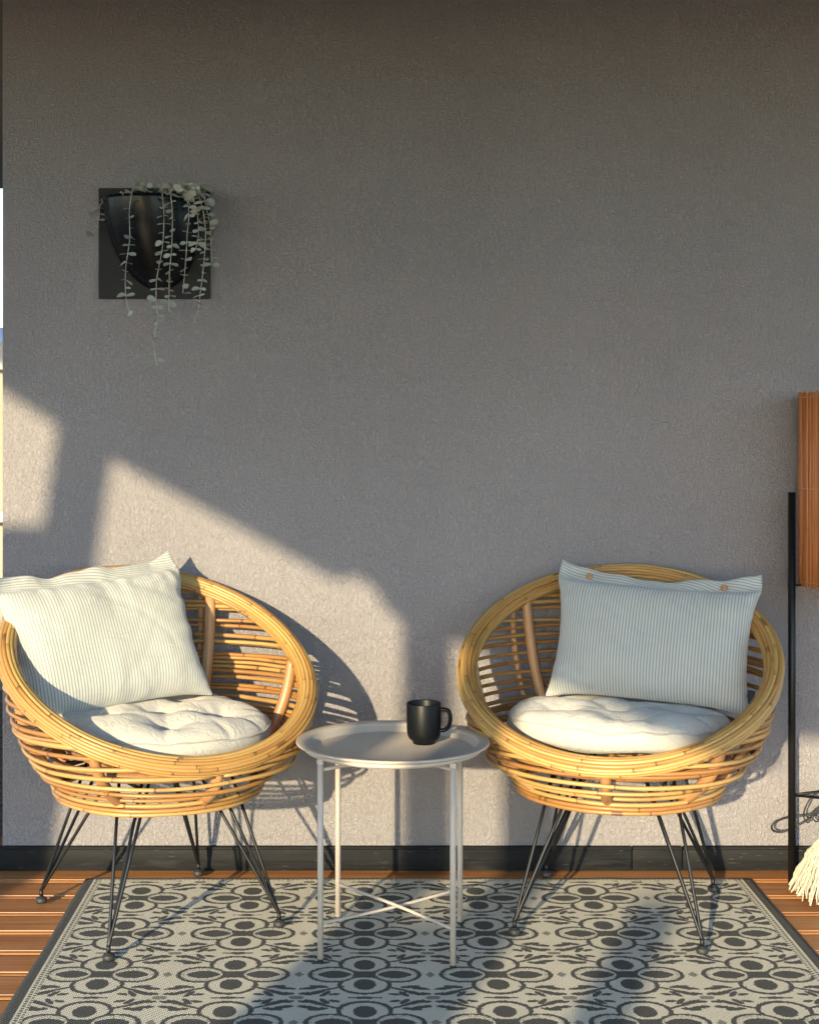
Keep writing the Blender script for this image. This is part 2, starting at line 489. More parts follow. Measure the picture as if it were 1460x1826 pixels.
caster('caster_post', .125, .235, -2, 1.80, 'unseen post added to cast a dark strip on the wall behind the table', 'post')  # made-up post for the dark strip between lit wall areas
caster('caster_post', .40, .53, -2, 1.80, 'unseen post added to cast a second dark strip further right', 'post')  # second made-up post, for the next dark strip
caster('caster_board', -1.18, -1.05, -2, 1.25, 'unseen leaning board added to cast the slanting dark strip at the left', 'board', lean=.145)  # invented, leans to match a slanting strip of shadow
caster('caster_block', -3.2, -.86, -2, .935, 'unseen block added to shade the wall at the lower left', 'caster_block', mat=CREAMP)  # added to cut off the left sun patch at its bottom
caster('caster_box', .20, .55, -2, -.10, 'unseen box added to shade the middle of the rug', 'planter', mat=CREAMP)  # added to keep sun off the middle of the rug
caster('caster_box', .82, .91, -2, -.07, 'unseen narrow box added to cast a dark strip on the rug', 'planter', mat=CREAMP)  # added to throw a short dark strip across the rug

# what shows in the gap past the wall's left end
r = empty('neighbour_terrace', (-2.0, 2.6, 0))
tag(r, 'pale neighbouring terrace screen with white rail past the left wall end', 'terrace screen')
mb = MB(); mb.box(-.9, .6, .10, .16, 0, 1.47); mb.build('screen_panel', CREAMP, r, smooth=False)
mb = MB(); mb.box(-.9, .6, .03, .20, 1.473, 1.60, .01); mb.build('top_beam', WHITEP, r, smooth=False)
mb = MB(); mb.box(-.9, .6, .00, .07, .78, .83, .008); mb.build('rail', WHITEP, r, smooth=False)
r = empty('slatted_box', (-1.16, .42, 0)); tag(r, 'black slatted box behind the left corner of the wall', 'box')
mb = MB(); mb.box(-.14, .14, -.14, .14, .01, .44); mb.build('box_core', RUBBER, r, smooth=False)
for k in range(13):
    mb = MB(); mb.box(-.148, .148, -.155, -.142, .02+k*.033, .041+k*.033, .002); mb.build('slat', BLACKM, r, smooth=False)

# ------------------------------------------------------------------ rug
RX, RY = .151, -.098
nx, ny = 180, 240
V, UV = [], []
for j in range(ny+1):
    for i in range(nx+1):
        x = -.889+1.778*i/nx; yy = -2.6*j/ny
        z = .0050+.0009*mnoise.noise(Vector((x*5, yy*5, 1)))+.0022*max(0, 1-(abs(yy)/.03))*max(0, mnoise.noise(Vector((x*9, 0, 4))))
        e = .0025*mnoise.noise(Vector((x*3, 7, 0))) if j == 0 else 0
        ex = .003*mnoise.noise(Vector((yy*3, 3, 9)))
        V.append((x+ex, yy+e, z)); 
nx1 = nx+1
Fc = [(j*nx1+i, (j+1)*nx1+i, (j+1)*nx1+i+1, j*nx1+i+1) for j in range(ny) for i in range(nx)]
edge = [i for i in range(nx1)]+[j*nx1+nx for j in range(1, ny+1)]+[ny*nx1+i for i in range(nx-1, -1, -1)]+[j*nx1 for j in range(ny-1, 0, -1)]
b = len(V); V += [(V[i][0], V[i][1], .0008) for i in edge]
n = len(edge)
Fc += [(edge[k], edge[(k+1) % n], b+(k+1) % n, b+k) for k in range(n)]
tag(obj('rug', mesh('rug', V, Fc, RUG), None, (RX, RY, 0)), 'cream woven outdoor rug with dark floral medallion pattern under the chairs', 'rug')

# ------------------------------------------------------------------ rattan chairs
TILT = math.radians(30.5)
RC, RR = Vector((0, -.02, .626)), .374
BC, BR_ = Vector((0, -.012, .330)), .248
def rim_pt(th, r=RR):
    return RC+Vector((math.cos(th)*r, math.sin(th)*r*math.cos(TILT), math.sin(th)*r*math.sin(TILT)))
def surf(th, z, off=0.0):
    b = BC+Vector((math.cos(th), math.sin(th), 0))*BR_
    rp = rim_pt(th)
    t = (z-b.z)/(rp.z-b.z)
    tt = max(0, t)**.85 if t > 0 else t
    p = b.lerp(rp, tt); p.z = z
    bulge = .032*math.sin(math.pi*min(1, max(0, t)))+off
    return p+Vector((math.cos(th), math.sin(th), 0))*bulge

def make_chair(loc, rz, seed, label):
    R = random.Random(seed)
    def nz(a, b, s=1.0): return mnoise.noise(Vector((a*s, b*13.7+seed*5.1, seed*3.3)))
    t = empty('rattan_chair', loc, rz); tag(t, label, 'chair', 'round rattan chairs on the rug')
    # rim: canes laid side by side round an oval section
    NC = 15
    for k in range(NC):
        phi = 2*math.pi*k/NC
        pts = []
        m = 110
        for i in range(m):
            th = 2*math.pi*i/m
            tw = .10*math.sin(th+seed)+.12*nz(math.cos(th)*1.2, k+math.sin(th)*.1, 1.0)
            a = phi+tw
            rad = Vector((math.cos(th), math.sin(th)*math.cos(TILT), math.sin(th)*math.sin(TILT)))
            nrm = Vector((0, -math.sin(TILT), math.cos(TILT)))
            wob = .0012*nz(math.cos(th)*4, k, 1)+.0012*nz(math.sin(th)*4, k+50, 1)
            pts.append(rim_pt(th)+rad*((.0205+wob)*math.cos(a))+nrm*((.0175+wob)*math.sin(a)))
        st = R.randrange(m); pts = pts[st:]+pts[:st]
        MB().tube(pts, .0052+R.uniform(-.0004, .0005), 8, closed=True).build('rim_cane', RIMC, t)
    # base ring
    for k, (dz, dr, rr) in enumerate(((-.016, .002, .0056), (-.006, .007, .0056), (.005, .009, .0052), (.0185, .011, .0048), (-.008, -.006, .0056))):
        pts = []
        for i in range(90):
            th = 2*math.pi*i/90
            p = BC+Vector((math.cos(th), math.sin(th), 0))*(BR_+dr+.0018*nz(math.cos(th)*3, k+20)+.0018*nz(math.sin(th)*3, k+30)); p.z += dz+.0022*nz(math.cos(th)*2, k+40)
            pts.append(p)
        MB().tube(pts, rr, 8, closed=True).build('base_cane', CANE, t)
    # weavers
    z = .3725; k = 0
    while z < .775:
        for lay in range(2):
            if lay == 1 and R.random() < .40: continue
            zz = z+(lay*.0085 if lay else 0)
            pts = []
            def ok(th): return rim_pt(th).z-.022 > zz
            full = ok(-math.pi/2)
            off = (.010 if (k+lay) % 2 else .001)
            sl, ph = R.uniform(-.006, .006), R.uniform(0, 6.28)
            if lay == 1 and full: break
            N = 96
            if full: ths = [2*math.pi*i/N for i in range(N)]
            else:
                s = (zz+.012-RC.z)/(RR*math.sin(TILT)); s = max(-.999, min(.995, s)); a0 = math.asin(s)
                e0, e1 = a0+R.uniform(-.01, .03), math.pi-a0+R.uniform(-.03, .01)
                if lay == 1:
                    if R.random() < .5: e1 = e0+(e1-e0)*R.uniform(.35, .6)
                    else: e0 = e1-(e1-e0)*R.uniform(.35, .6)
                ths = [e0+(e1-e0)*i/60 for i in range(61)]
            for th in ths:
                zc = zz+sl*math.sin(th+ph)+.0045*nz(math.cos(th)*2, k+lay*.5+60)+.003*nz(math.sin(th)*3, k+90)
                wv = .0040*math.cos(4*th+(math.pi if (k+lay) % 2 else 0))
                lim = rim_pt(th).z-.004
                if zc > lim: zc = lim
                pts.append(surf(th, zc, off+wv))
            rr_ = .0051+R.uniform(-.0007, .0010); MB().tube(pts, [rr_*(1+.10*nz(i*.21, k+lay*7+200)) for i in range(len(pts))], 7, closed=full).build('weaver_cane', CANE, t)
        z += .0230+R.uniform(-.002, .002); k += 1
    # posts, a thick one inside and a thinner one outside
    for i in range(8):
        th = math.pi/4*i-math.pi/2+R.uniform(-.03, .03)
        zt = rim_pt(th).z-.010
        back = math.sin(th) > .3
        dr = R.uniform(-.05, .05) if back else R.uniform(-.02, .02)
        for (off, r0, dth) in ((-.018, .0138, 0.0), (.021, .0088, .085 if i % 2 else -.085)):
            if off > 0 and not back: continue
            pts = [surf(th+dth+dr*j/10, .334+(zt-.334)*j/10, off*(1-.6*(j/10)**3)) for j in range(11)]
            MB().tube(pts, r0+R.uniform(-.001, .001), 10).build('post', POST, t)
    # seat ring and slats
    pts = [Vector((math.cos(a)*.262, math.sin(a)*.262-.012, .402)) for a in [2*math.pi*i/60 for i in range(60)]]
    MB().tube(pts, .0135, 10, closed=True).build('seat_ring', POST, t)
    for k in range(7):
        x = -.195+.065*k; l = math.sqrt(.262**2-x*x)
        MB().tube([(x, -.012-l, .414), (x, -.012, .412), (x, -.012+l, .414)], .0085, 8).build('seat_slat', POST, t)
    # steel undercarriage
    fr = MB()
    for sx, sy in ((1, 1), (1, -1), (-1, 1), (-1, -1)):
        pass
    fr.tube([(-.20, -.10, .378), (.20, -.10, .378)], .0045); fr.tube([(-.20, .10, .378), (.20, .10, .378)], .0045)
    fr.tube([(-.13, -.20, .370), (-.13, .20, .370)], .0045); fr.tube([(.13, -.20, .370), (.13, .20, .370)], .0045)
    fr.build('metal_frame', BLACKM, t)
    for sx, sy in ((-1, -1), (1, -1), (1, 1), (-1, 1)):
        fx, fy = .2175*sx, .2325*sy
        leg = MB()
        leg.tube([(fx, fy, .012), (fx, fy, .034)], .0052, 8)
        g = leg.build('leg', BLACKM, t)
        for (a, b) in ((.075, .125), (.150, .155), (.135, .085)):
            tx, ty = fx-sx*a, fy-sy*b
            q = Vector((fx, fy, .030)); T = Vector((tx, ty, .372)); dd = (T-q)
            MB().tube([(fx+(tx-fx)*.002, fy, .016), q, q+dd*.03, q+dd*.5, T], .0042, 8).build('rod', BLACKM, g)
        f = MB().lathe([(0, .016), (.006, .016), (.0062, .014), (.011, .0135), (.0138, .011), (.0142, .004), (.013, .0), (0, 0)], 20, (fx, fy, 0))
        f.build('foot', RUBBER, g)
    return t

LC, RCh = (-.506, -.387, .0068), (.6375, -.37, .0068)
LR, RRo = math.radians(31), math.radians(-16.5)
make_chair(LC, LR, 1, 'round golden rattan chair at the left, turned to the right, in full sun')
make_chair(RCh, RRo, 2, 'round golden rattan chair right of the side table, mostly in shade')

# ------------------------------------------------------------------ cushions, inflated by a small cloth solver
def solve(x0, tris, edges, rest, bend, brest, ties=(), tie_len=0.0, mask=None, press=1.0, steps=140, iters=9, seed=0):
    n = len(x0); x = x0.copy(); v = np.zeros_like(x)
    E = np.vstack([edges, bend]); L = np.concatenate([rest, brest]); K = np.concatenate([np.ones(len(edges)), np.full(len(bend), .10)])
    cnt = np.bincount(E.ravel(), weights=np.repeat(K, 2).reshape(-1, 2).ravel(), minlength=n); cnt = np.maximum(cnt, 1)
    inv = (1.75/cnt)[:, None]
    if mask is None: mask = np.ones(len(tris))
    ties = np.asarray(ties).reshape(-1, 2)
    i0, i1 = E[:, 0], E[:, 1]
    for st in range(steps):
        a, b, c = x[tris[:, 0]], x[tris[:, 1]], x[tris[:, 2]]
        nr = np.cross(b-a, c-a)*mask[:, None]
        f = np.zeros_like(x)
        for k in range(3):
            for d in range(3): f[:, d] += np.bincount(tris[:, k], weights=nr[:, d], minlength=n)
        pr = press*min(1, st/30)
        v = v*.90+f*pr
        sp = np.linalg.norm(v, axis=1); v *= np.minimum(1, .006/np.maximum(sp, 1e-9))[:, None]
        p = x+v
        for it in range(iters):
            d = p[i1]-p[i0]; l = np.sqrt((d*d).sum(1))+1e-9
            s = (l-L)/l
            s = np.where(s < 0, s*.35, s)*.5*K          # cloth resists stretch more than it resists crumpling
            cr = d*s[:, None]
            for k in range(3):
                p[:, k] += (np.bincount(i0, weights=cr[:, k], minlength=n)-np.bincount(i1, weights=cr[:, k], minlength=n))*inv[:, 0]
            if len(ties):
                d = p[ties[:, 1]]-p[ties[:, 0]]; l = np.linalg.norm(d, axis=1)+1e-9
                s = np.maximum(0, (l-tie_len)/l)*.5
                p[ties[:, 0]] += d*s[:, None]; p[ties[:, 1]] -= d*s[:, None]
        v = p-x; x = p
    return x

def sheet_pair(xy, nxp, nyp, shape_uv, thick0, rngs, wr=.0015):
    """two grids sharing their outline; returns verts, quads, tris, uv, index maps"""
    idf = np.arange(nxp*nyp).reshape(nyp, nxp); idb = np.full((nyp, nxp), -1)
    V = [(*xy[j, i], 0) for j in range(nyp) for i in range(nxp)]
    V = np.array(V); k = len(V); Vb = []
    for j in range(nyp):
        for i in range(nxp):
            if i in (0, nxp-1) or j in (0, nyp-1): idb[j, i] = idf[j, i]
            else: idb[j, i] = k; k += 1; Vb.append((*xy[j, i], -thick0))
    V[:, 2] += 0
    inner = np.zeros((nyp, nxp), bool); inner[1:-1, 1:-1] = True
    V[idf[inner].ravel(), 2] = thick0
    V = np.vstack([V, np.array(Vb)])
    q = []
    for ids, flip in ((idf, 0), (idb, 1)):
        for j in range(nyp-1):
            for i in range(nxp-1):
                a, b, c, d = ids[j, i], ids[j, i+1], ids[j+1, i+1], ids[j+1, i]
                q.append((a, b, c, d) if not flip else (d, c, b, a))
    return V, q, idf, idb

def cloth_edges(ids):
    e, b = [], []
    ny_, nx_ = ids.shape
    e += list(zip(ids[:, :-1].ravel(), ids[:, 1:].ravel())); e += list(zip(ids[:-1].ravel(), ids[1:].ravel()))
    e += list(zip(ids[:-1, :-1].ravel(), ids[1:, 1:].ravel())); e += list(zip(ids[1:, :-1].ravel(), ids[:-1, 1:].ravel()))
    b += list(zip(ids[:, :-2].ravel(), ids[:, 2:].ravel())); b += list(zip(ids[:-2].ravel(), ids[2:].ravel()))
    return e, b

def make_pillow(name, seed, width, height, flange, loc, rot, label, press, buttons, tagside):
    R = np.random.RandomState(seed)
    nxp, nyb, nyf = 62, 44, 6          # body rows, flange rows
    nyp = nyb+nyf
    us = np.linspace(-width/2, width/2, nxp)
    vs = np.concatenate([np.linspace(0, height, nyb), height+np.linspace(0, flange, nyf+1)[1:]])
    xy = np.zeros((nyp, nxp, 2)); U, Vv = np.meshgrid(us, vs); xy[..., 0] = U; xy[..., 1] = Vv
    V, q, idf, idb = sheet_pair(xy, nxp, nyp, None, .004, R)
    # flange is taller at the ends (ears)
    ear = np.abs(us/(width/2))**4
    rest_xy = xy.copy()
    for j in range(nyb, nyp): rest_xy[j, :, 1] = height+(vs[j]-height)*(1+.6*ear)
    ef, bf = cloth_edges(idf); eb, bb = cloth_edges(idb)
    pos = np.zeros((len(V), 2)); pos[idf.ravel()] = rest_xy.reshape(-1, 2); pos[idb.ravel()] = rest_xy.reshape(-1, 2)
    E = np.array(ef+eb); B = np.array(bf+bb)
    rest = np.linalg.norm(pos[E[:, 0]]-pos[E[:, 1]], axis=1); br = np.linalg.norm(pos[B[:, 0]]-pos[B[:, 1]], axis=1)
    ties = [(idf[nyb-1, i], idb[nyb-1, i]) for i in range(1, nxp-1)]
    ties += [(idf[j, i], idb[j, i]) for j in range(nyb, nyp-1) for i in range(1, nxp-1, 3)]
    Q = np.array(q); tris = np.vstack([Q[:, [0, 1, 2]], Q[:, [0, 2, 3]]])
    top = V[Q].mean(1)[:, 1] > height; mask = np.where(np.concatenate([top, top]), 0.12, 1.0)
    V = V+np.c_[R.uniform(-.0012, .0012, (len(V), 3))]
    x = solve(V, tris, E, rest, B, br, ties, .006, mask, press, 120, 9)
    # resting on the cushion: flatten underside, sag forwards a little; the filling is lumpy
    lump = np.array([mnoise.noise(Vector((a[0]*7+seed*3, a[1]*7, seed))) for a in x])
    x[:, 2] += np.sign(x[:, 2])*lump*.012*np.clip(np.abs(x[:, 2])/.04, 0, 1)
    # gathers running in from the seams, and broad soft folds
    hb = x[:, 1]/height; onf = (x[:, 2] != 0)
    dt = np.abs(x[:, 1]-height); db = np.abs(x[:, 1]); ds = width*.47-np.abs(x[:, 0])
    def N1(u, v, k): return np.array([mnoise.noise(Vector((a, b, k+seed*1.7))) for a, b in zip(u, v)])
    body = np.clip((height-x[:, 1])/.01, 0, 1)
    fold = N1(x[:, 0]*34, x[:, 1]*4, 1.0)*np.exp(-dt/.050)*.020*body
    fold += N1(x[:, 0]*26, x[:, 1]*4, 2.0)*np.exp(-db/.045)*.014
    fold += N1(x[:, 0]*4, x[:, 1]*30, 3.0)*np.exp(-np.maximum(ds, 0)/.045)*.016*body
    dg = N1((x[:, 0]+x[:, 1])*7, (x[:, 0]-x[:, 1])*2.5, 4.0); dg2 = N1((x[:, 0]-x[:, 1])*11, (x[:, 0]+x[:, 1])*3, 5.0)
    fold += (-np.maximum(0, .12-np.abs(dg))*.022-np.maximum(0, .10-np.abs(dg2))*.018)*body
    x[:, 2] += np.sign(x[:, 2])*fold*np.clip(np.abs(x[:, 2])/.012, 0, 1)
    yb = np.clip((x[:, 1])/(height), 0, 1.3)
    fl = np.clip((x[:, 1]-height*.93)/(flange), 0, 1)
    fw = np.array([mnoise.noise(Vector((a[0]*13+seed*7, 1.5, seed))) for a in x])
    x[:, 2] += -fl*.024+fl*.016*fw
    x[:, 1] += fl*.013*fw
    uv = pos.copy()
    me_uv = []
    for f in q:
        jf = np.mean([pos[i][1] for i in f]) > height
        for i in f:
            if jf:
                ed = 1 if abs(pos[i][0]) > -1 else 0
                me_uv.append((pos[i][1]*1.0+pos[i][0]*(.18+.10*math.sin(pos[i][0]*9)), pos[i][0]))
            else: me_uv.append((pos[i][0], pos[i][1]))
    # local: x right, y thickness (front = -y), z up
    Vn = np.c_[x[:, 0], -x[:, 2], x[:, 1]]
    root = empty(name, loc); root.rotation_euler = rot; tag(root, label, 'pillow', 'striped pillows on the rattan chairs')
    bodyq = [f for f in q]
    o = obj('pillow_cover', mesh('pillow_cover', Vn, bodyq, STRIPE, me_uv), root)
    s = o.modifiers.new('sub', 'SUBSURF'); s.levels = 1; s.render_levels = 1
    seamrow = [idf[nyb-1, i] for i in range(0, nxp)]
    sp = [Vector(Vn[i]) + Vector((0, -.0012, 0)) for i in seamrow]
    MB().tube(spline(sp[::2], 3), .0013, 5).build('seam', STRIPE, root)
    for bx in buttons:
        i = int((bx+.5)*(nxp-1)); p = Vector(Vn[idf[nyb+1, i]])+Vector((0, -.004, 0))
        b = MB().lathe([(0, .0025), (.003, .0022), (.0065, .0030), (.0088, .0020), (.0088, -.001), (0, -.0015)], 24)
        bo = b.build('button', WOODB, root, loc=p, rot=(math.radians(78), 0, 0))
    if tagside:
        j = 5; p = Vector(Vn[idf[j, nxp-1]])
        mb = MB(); mb.box(-.004, .014, -.0008, .0008, -.002, .034, .0004)
        mb.build('fabric_tag', RUBBER, root, loc=p+Vector((-.004, -.003, 0)), rot=(0, .15, -.2))
    return root

def make_seat(name, seed, radius, loc, rot, label, tuft_r, ntuft, a0, press=.10, band=.040):
    R = np.random.RandomState(seed); n = 58
    g = np.linspace(-1, 1, n); A, B2 = np.meshgrid(g, g)
    # square to disc
    dx = A*np.sqrt(1-B2*B2/2); dy = B2*np.sqrt(1-A*A/2)
    xy = np.stack([dx, dy], -1)*radius
    idt = np.arange(n*n).reshape(n, n); V = np.c_[xy.reshape(-1, 2), np.full(n*n, band/2)]
    idb = idt+n*n; V = np.vstack([V, V*[1, 1, -1]])
    ring = [idt[0, i] for i in range(n)]+[idt[j, n-1] for j in range(1, n)]+[idt[n-1, i] for i in range(n-2, -1, -1)]+[idt[j, 0] for j in range(n-2, 0, -1)]
    ring = np.array(ring); m = len(ring)
    mid = np.arange(m)+len(V); V = np.vstack([V, np.c_[V[ring][:, :2]*1.002, np.zeros(m)]])
    q = []
    for ids, fl in ((idt, 0), (idb, 1)):
        for j in range(n-1):
            for i in range(n-1):
                f = (ids[j, i], ids[j, i+1], ids[j+1, i+1], ids[j+1, i]); q.append(f if not fl else f[::-1])
    for k in range(m):
        k2 = (k+1) % m
        q.append((ring[k2], ring[k], mid[k], mid[k2])); q.append((mid[k2], mid[k], ring[k]+n*n, ring[k2]+n*n))
    et, bt = cloth_edges(idt); eb, bb = cloth_edges(idb); E = et+eb
    for k in range(m):
        k2 = (k+1) % m
        E += [(ring[k], mid[k]), (mid[k], ring[k]+n*n), (mid[k], mid[k2]), (ring[k], mid[k2]), (mid[k], ring[k2]+n*n)]
    E = np.array(E); B = np.array(bt+bb)
    Vr = V.copy()
    rest = np.linalg.norm(Vr[E[:, 0]]-Vr[E[:, 1]], axis=1); br = np.linalg.norm(Vr[B[:, 0]]-Vr[B[:, 1]], axis=1)
    cen = [(0, 0)]+[(tuft_r*math.cos(a0+2*math.pi*k/ntuft), tuft_r*math.sin(a0+2*math.pi*k/ntuft)) for k in range(ntuft)]
    ties = []
    for c in cen:
        dd = np.linalg.norm(xy.reshape(-1, 2)-np.array(c)*1.0, axis=1); i = int(dd.argmin()); ties.append((i, i+n*n))
    Q = np.array(q); tris = np.vstack([Q[:, [0, 1, 2]], Q[:, [0, 2, 3]]])
    V = V+R.uniform(-.001, .001, V.shape)
    x = solve(V, tris, E, rest, B, br, ties, .030, None, press, 110, 9)
    lump = np.array([mnoise.noise(Vector((a[0]*6+seed*3, a[1]*6, seed+.5))) for a in x])
    x[:, 2] += lump*.010
    px = [(x[c[0], 0], x[c[0], 1]) for c in ties]
    top = x[:, 2] > 0
    rr = np.hypot(x[:, 0], x[:, 1])
    wsum = np.zeros(len(x))
    for ci, (cx_, cy_) in enumerate(px):
        dd = np.hypot(x[:, 0]-cx_, x[:, 1]-cy_); an = np.arctan2(x[:, 1]-cy_, x[:, 0]-cx_)
        jit = np.array([mnoise.noise(Vector((a*1.7, ci*3.1, seed*1.0+dd_*9))) for a, dd_ in zip(an, dd)])
        cre = np.abs(np.cos(an*3.5+ci*1.3+jit*2.4))**6
        wsum -= cre*np.exp(-dd/.050)*(dd > .006)*.017*np.clip(dd/.02, 0, 1)
        wsum -= np.exp(-(dd/.018)**2)*.010
    # creases running from the tufts out over the edge
    an = np.arctan2(x[:, 1], x[:, 0]); jit = np.array([mnoise.noise(Vector((a*2.3, seed*2.0, 1.0))) for a in an])
    wsum -= (np.abs(np.cos(an*6+jit*3))**10)*np.clip((rr-.17)/.06, 0, 1)*.010
    x[:, 2] += np.where(top, wsum*.62, 0)
    x[:, 2] = np.where(x[:, 2] < 0, x[:, 2]*.75, x[:, 2])
    uv = [(Vr[i][0]+(Vr[i][2] if k >= 0 else 0), Vr[i][1]+Vr[i][2]) for k, f in enumerate(q) for i in f]
    root = empty(name, loc); root.rotation_euler = rot; tag(root, label, 'cushion', 'round seat cushions on the rattan chairs')
    o = obj('cushion_cover', mesh('cushion_cover', x, q, LINEN, uv), root)
    s = o.modifiers.new('sub', 'SUBSURF'); s.levels = 1; s.render_levels = 1
    pp = [Vector(x[i])*1.0 for i in ring[::3]]
    MB().tube(spline(pp, 3, closed=True), .0022, 6, closed=True).build('piping', LINEN, root)
    for c in ties:
        p = Vector(x[c[0]])+Vector((0, 0, .001))
        MB().lathe([(0, .0022), (.004, .0018), (.006, -.001), (0, -.002)], 12).build('tuft', LINEN, root, loc=p)
    return root

def local(ch, rz, x, y, z): 
    c, s = math.cos(rz), math.sin(rz); return (ch[0]+x*c-y*s, ch[1]+x*s+y*c, z)
make_seat('seat_cushion', 3, .285, local(LC, LR, 0, -.005, .474), (math.radians(3), math.radians(2), LR+.2), 'cream tufted round cushion on the sunlit left chair', .155, 5, .5)
make_seat('seat_cushion', 8, .285, local(RCh, RRo, 0, -.005, .474), (math.radians(-3), math.radians(1), RRo), 'cream tufted round cushion on the right chair, in front of the buttoned pillow', .160, 5, 1.2)
make_pillow('striped_pillow', 4, .520, .372, .040, local(LC, LR, -.080, .022, .500), (math.radians(-25), math.radians(-4.0), math.radians(34)), 'sunlit green and cream striped pillow leaning on the left chair', .165, (), False)
make_pillow('striped_pillow', 9, .530, .332, .032, local(RCh, RRo, .062, .047, .502), (math.radians(-18), math.radians(2.2), math.radians(-21)), 'shaded blue-grey striped pillow with two wooden buttons on the right chair', .160, (-.325, .335), True)

# ------------------------------------------------------------------ side table and mug
TA = math.radians(-7)
tb = empty('side_table', (.0726, -.581, .0062), TA); tag(tb, 'small round greige metal tray table between the two chairs', 'table')
Rt = .226
prof = [(0, .452), (.1900, .452), (.1930, .4535), (.1995, .4700), (.2015, .4725), (.2240, .4745), (.2262, .4735), (.2266, .4700), (.2250, .4690), (.2020, .4680), (.1975, .4660), (.1925, .4505), (.1900, .4490), (0, .4490)]
MB().lathe(prof, 96).build('tray', GREIGE, tb)
ring = MB().tube([(math.cos(a)*.2035, math.sin(a)*.2035, .4590) for a in [2*math.pi*i/72 for i in range(72)]], .0055, 8, closed=True)
ring.build('frame_ring', GREIGE, tb)
hx = .1495
for sx, sy in ((-1, -1), (1, -1), (1, 1), (-1, 1)):
    fx, fy = sx*hx, sy*(hx-.006)
    lg = MB().tube([(fx, fy, .006), (fx, fy, .458)], .0068, 14).build('leg', GREIGE, tb)
    MB().tube([(fx, fy, 0), (fx, fy, .0065)], .0064, 12).build('foot_cap', RUBBER, lg)
    MB().box(fx-.0078, fx+.0078, fy-.0078, fy+.0078, .444, .4575, .003).build('bracket', GREIGE, lg)
zb = .085
h2 = hx-.006
MB().tube(spline([(-hx, h2, zb), (0, 0, zb+.004), (hx, -h2, zb)], 6), .0038, 10).build('brace', GREIGE, tb)
MB().tube(spline([(-hx, -h2, zb), (0, 0, zb-.004), (hx, h2, zb)], 6), .0038, 10).build('brace', GREIGE, tb)
MB().tube([(-hx, h2, .441), (hx, -h2, .441)], .0042, 8).build('top_brace', GREIGE, tb)
MB().tube([(-hx, -h2, .432), (hx, h2, .432)], .0042, 8).build('top_brace', GREIGE, tb)

mug = empty('mug', (.148, -.520, .4584), math.radians(-14)); tag(mug, 'matt black ceramic mug standing on the tray table', 'mug')
mp = [(0, .001), (.022, .001), (.0245, .0), (.0265, .0015), (.0270, .0065), (.0345, .0115), (.0385, .018), (.0405, .028), (.0410, .040), (.0410, .0955), (.0403, .0972), (.0388, .0968), (.0382, .0955), (.0378, .040), (.036, .024), (.030, .014), (.020, .010), (0, .0095)]
MB().lathe(mp, 64).build('mug_body', MUGM, mug)
hp = spline([(.0385, 0, .082), (.050, 0, .0835), (.0610, 0, .078), (.0640, 0, .062), (.0600, 0, .044), (.050, 0, .0345), (.0385, 0, .0335)], 6)
hb = MB().tube(hp, .0050, 10); hb.V = [(vx, vy*1.45, vz) for vx, vy, vz in hb.V]
hb.build('mug_handle', MUGM, mug)

# ------------------------------------------------------------------ wall planter with hanging plant
pc = ((178+375)/2-VX)/650
pl = empty('wall_planter', (pc, -.001, 1.716)); tag(pl, 'black square wall planter with half round pot on the stucco wall', 'planter')
MB().box(-.152, .152, -.012, 0, -.151, .151, .0015).build('backplate', PLATEM, pl, smooth=False)
V = []; rows, cols = 26, 40
def pot_pt(t, ph, inset=0.0):
    s = max(0.0, 1-t**2.6)**.55
    wx = (.128-inset)*s; py = (.105-inset)*(max(0, 1-t**1.9))**.70
    cx = -.012+.028*t
    return (cx+wx*math.cos(ph), -.0125-py*math.sin(ph), .122-.252*t)
for inset in (0.0, .006):
    for r_ in range(rows+1):
        t = r_/rows if inset == 0 else (r_/rows)*.96
        for c_ in range(cols+1): V.append(pot_pt(t, math.pi*c_/cols, inset))
n1 = cols+1; Fc = []
for r_ in range(rows):
    for c_ in range(cols): Fc.append((r_*n1+c_, r_*n1+c_+1, (r_+1)*n1+c_+1, (r_+1)*n1+c_))
off = (rows+1)*n1
for r_ in range(rows):
    for c_ in range(cols): Fc.append((off+r_*n1+c_, off+(r_+1)*n1+c_, off+(r_+1)*n1+c_+1, off+r_*n1+c_+1))
for c_ in range(cols): Fc.append((c_, off+c_, off+c_+1, c_+1))
obj('pot', mesh('pot', V, Fc, POTM), pl)
V = [(-.012, -.0126, .100)]+[(-.012+.116*math.cos(a), -.0126-.094*math.sin(a), .100) for a in [math.pi*i/20 for i in range(21)]]
obj('soil', mesh('soil', V, [(0, i, i+1) for i in range(1, 21)], SOIL), pl)

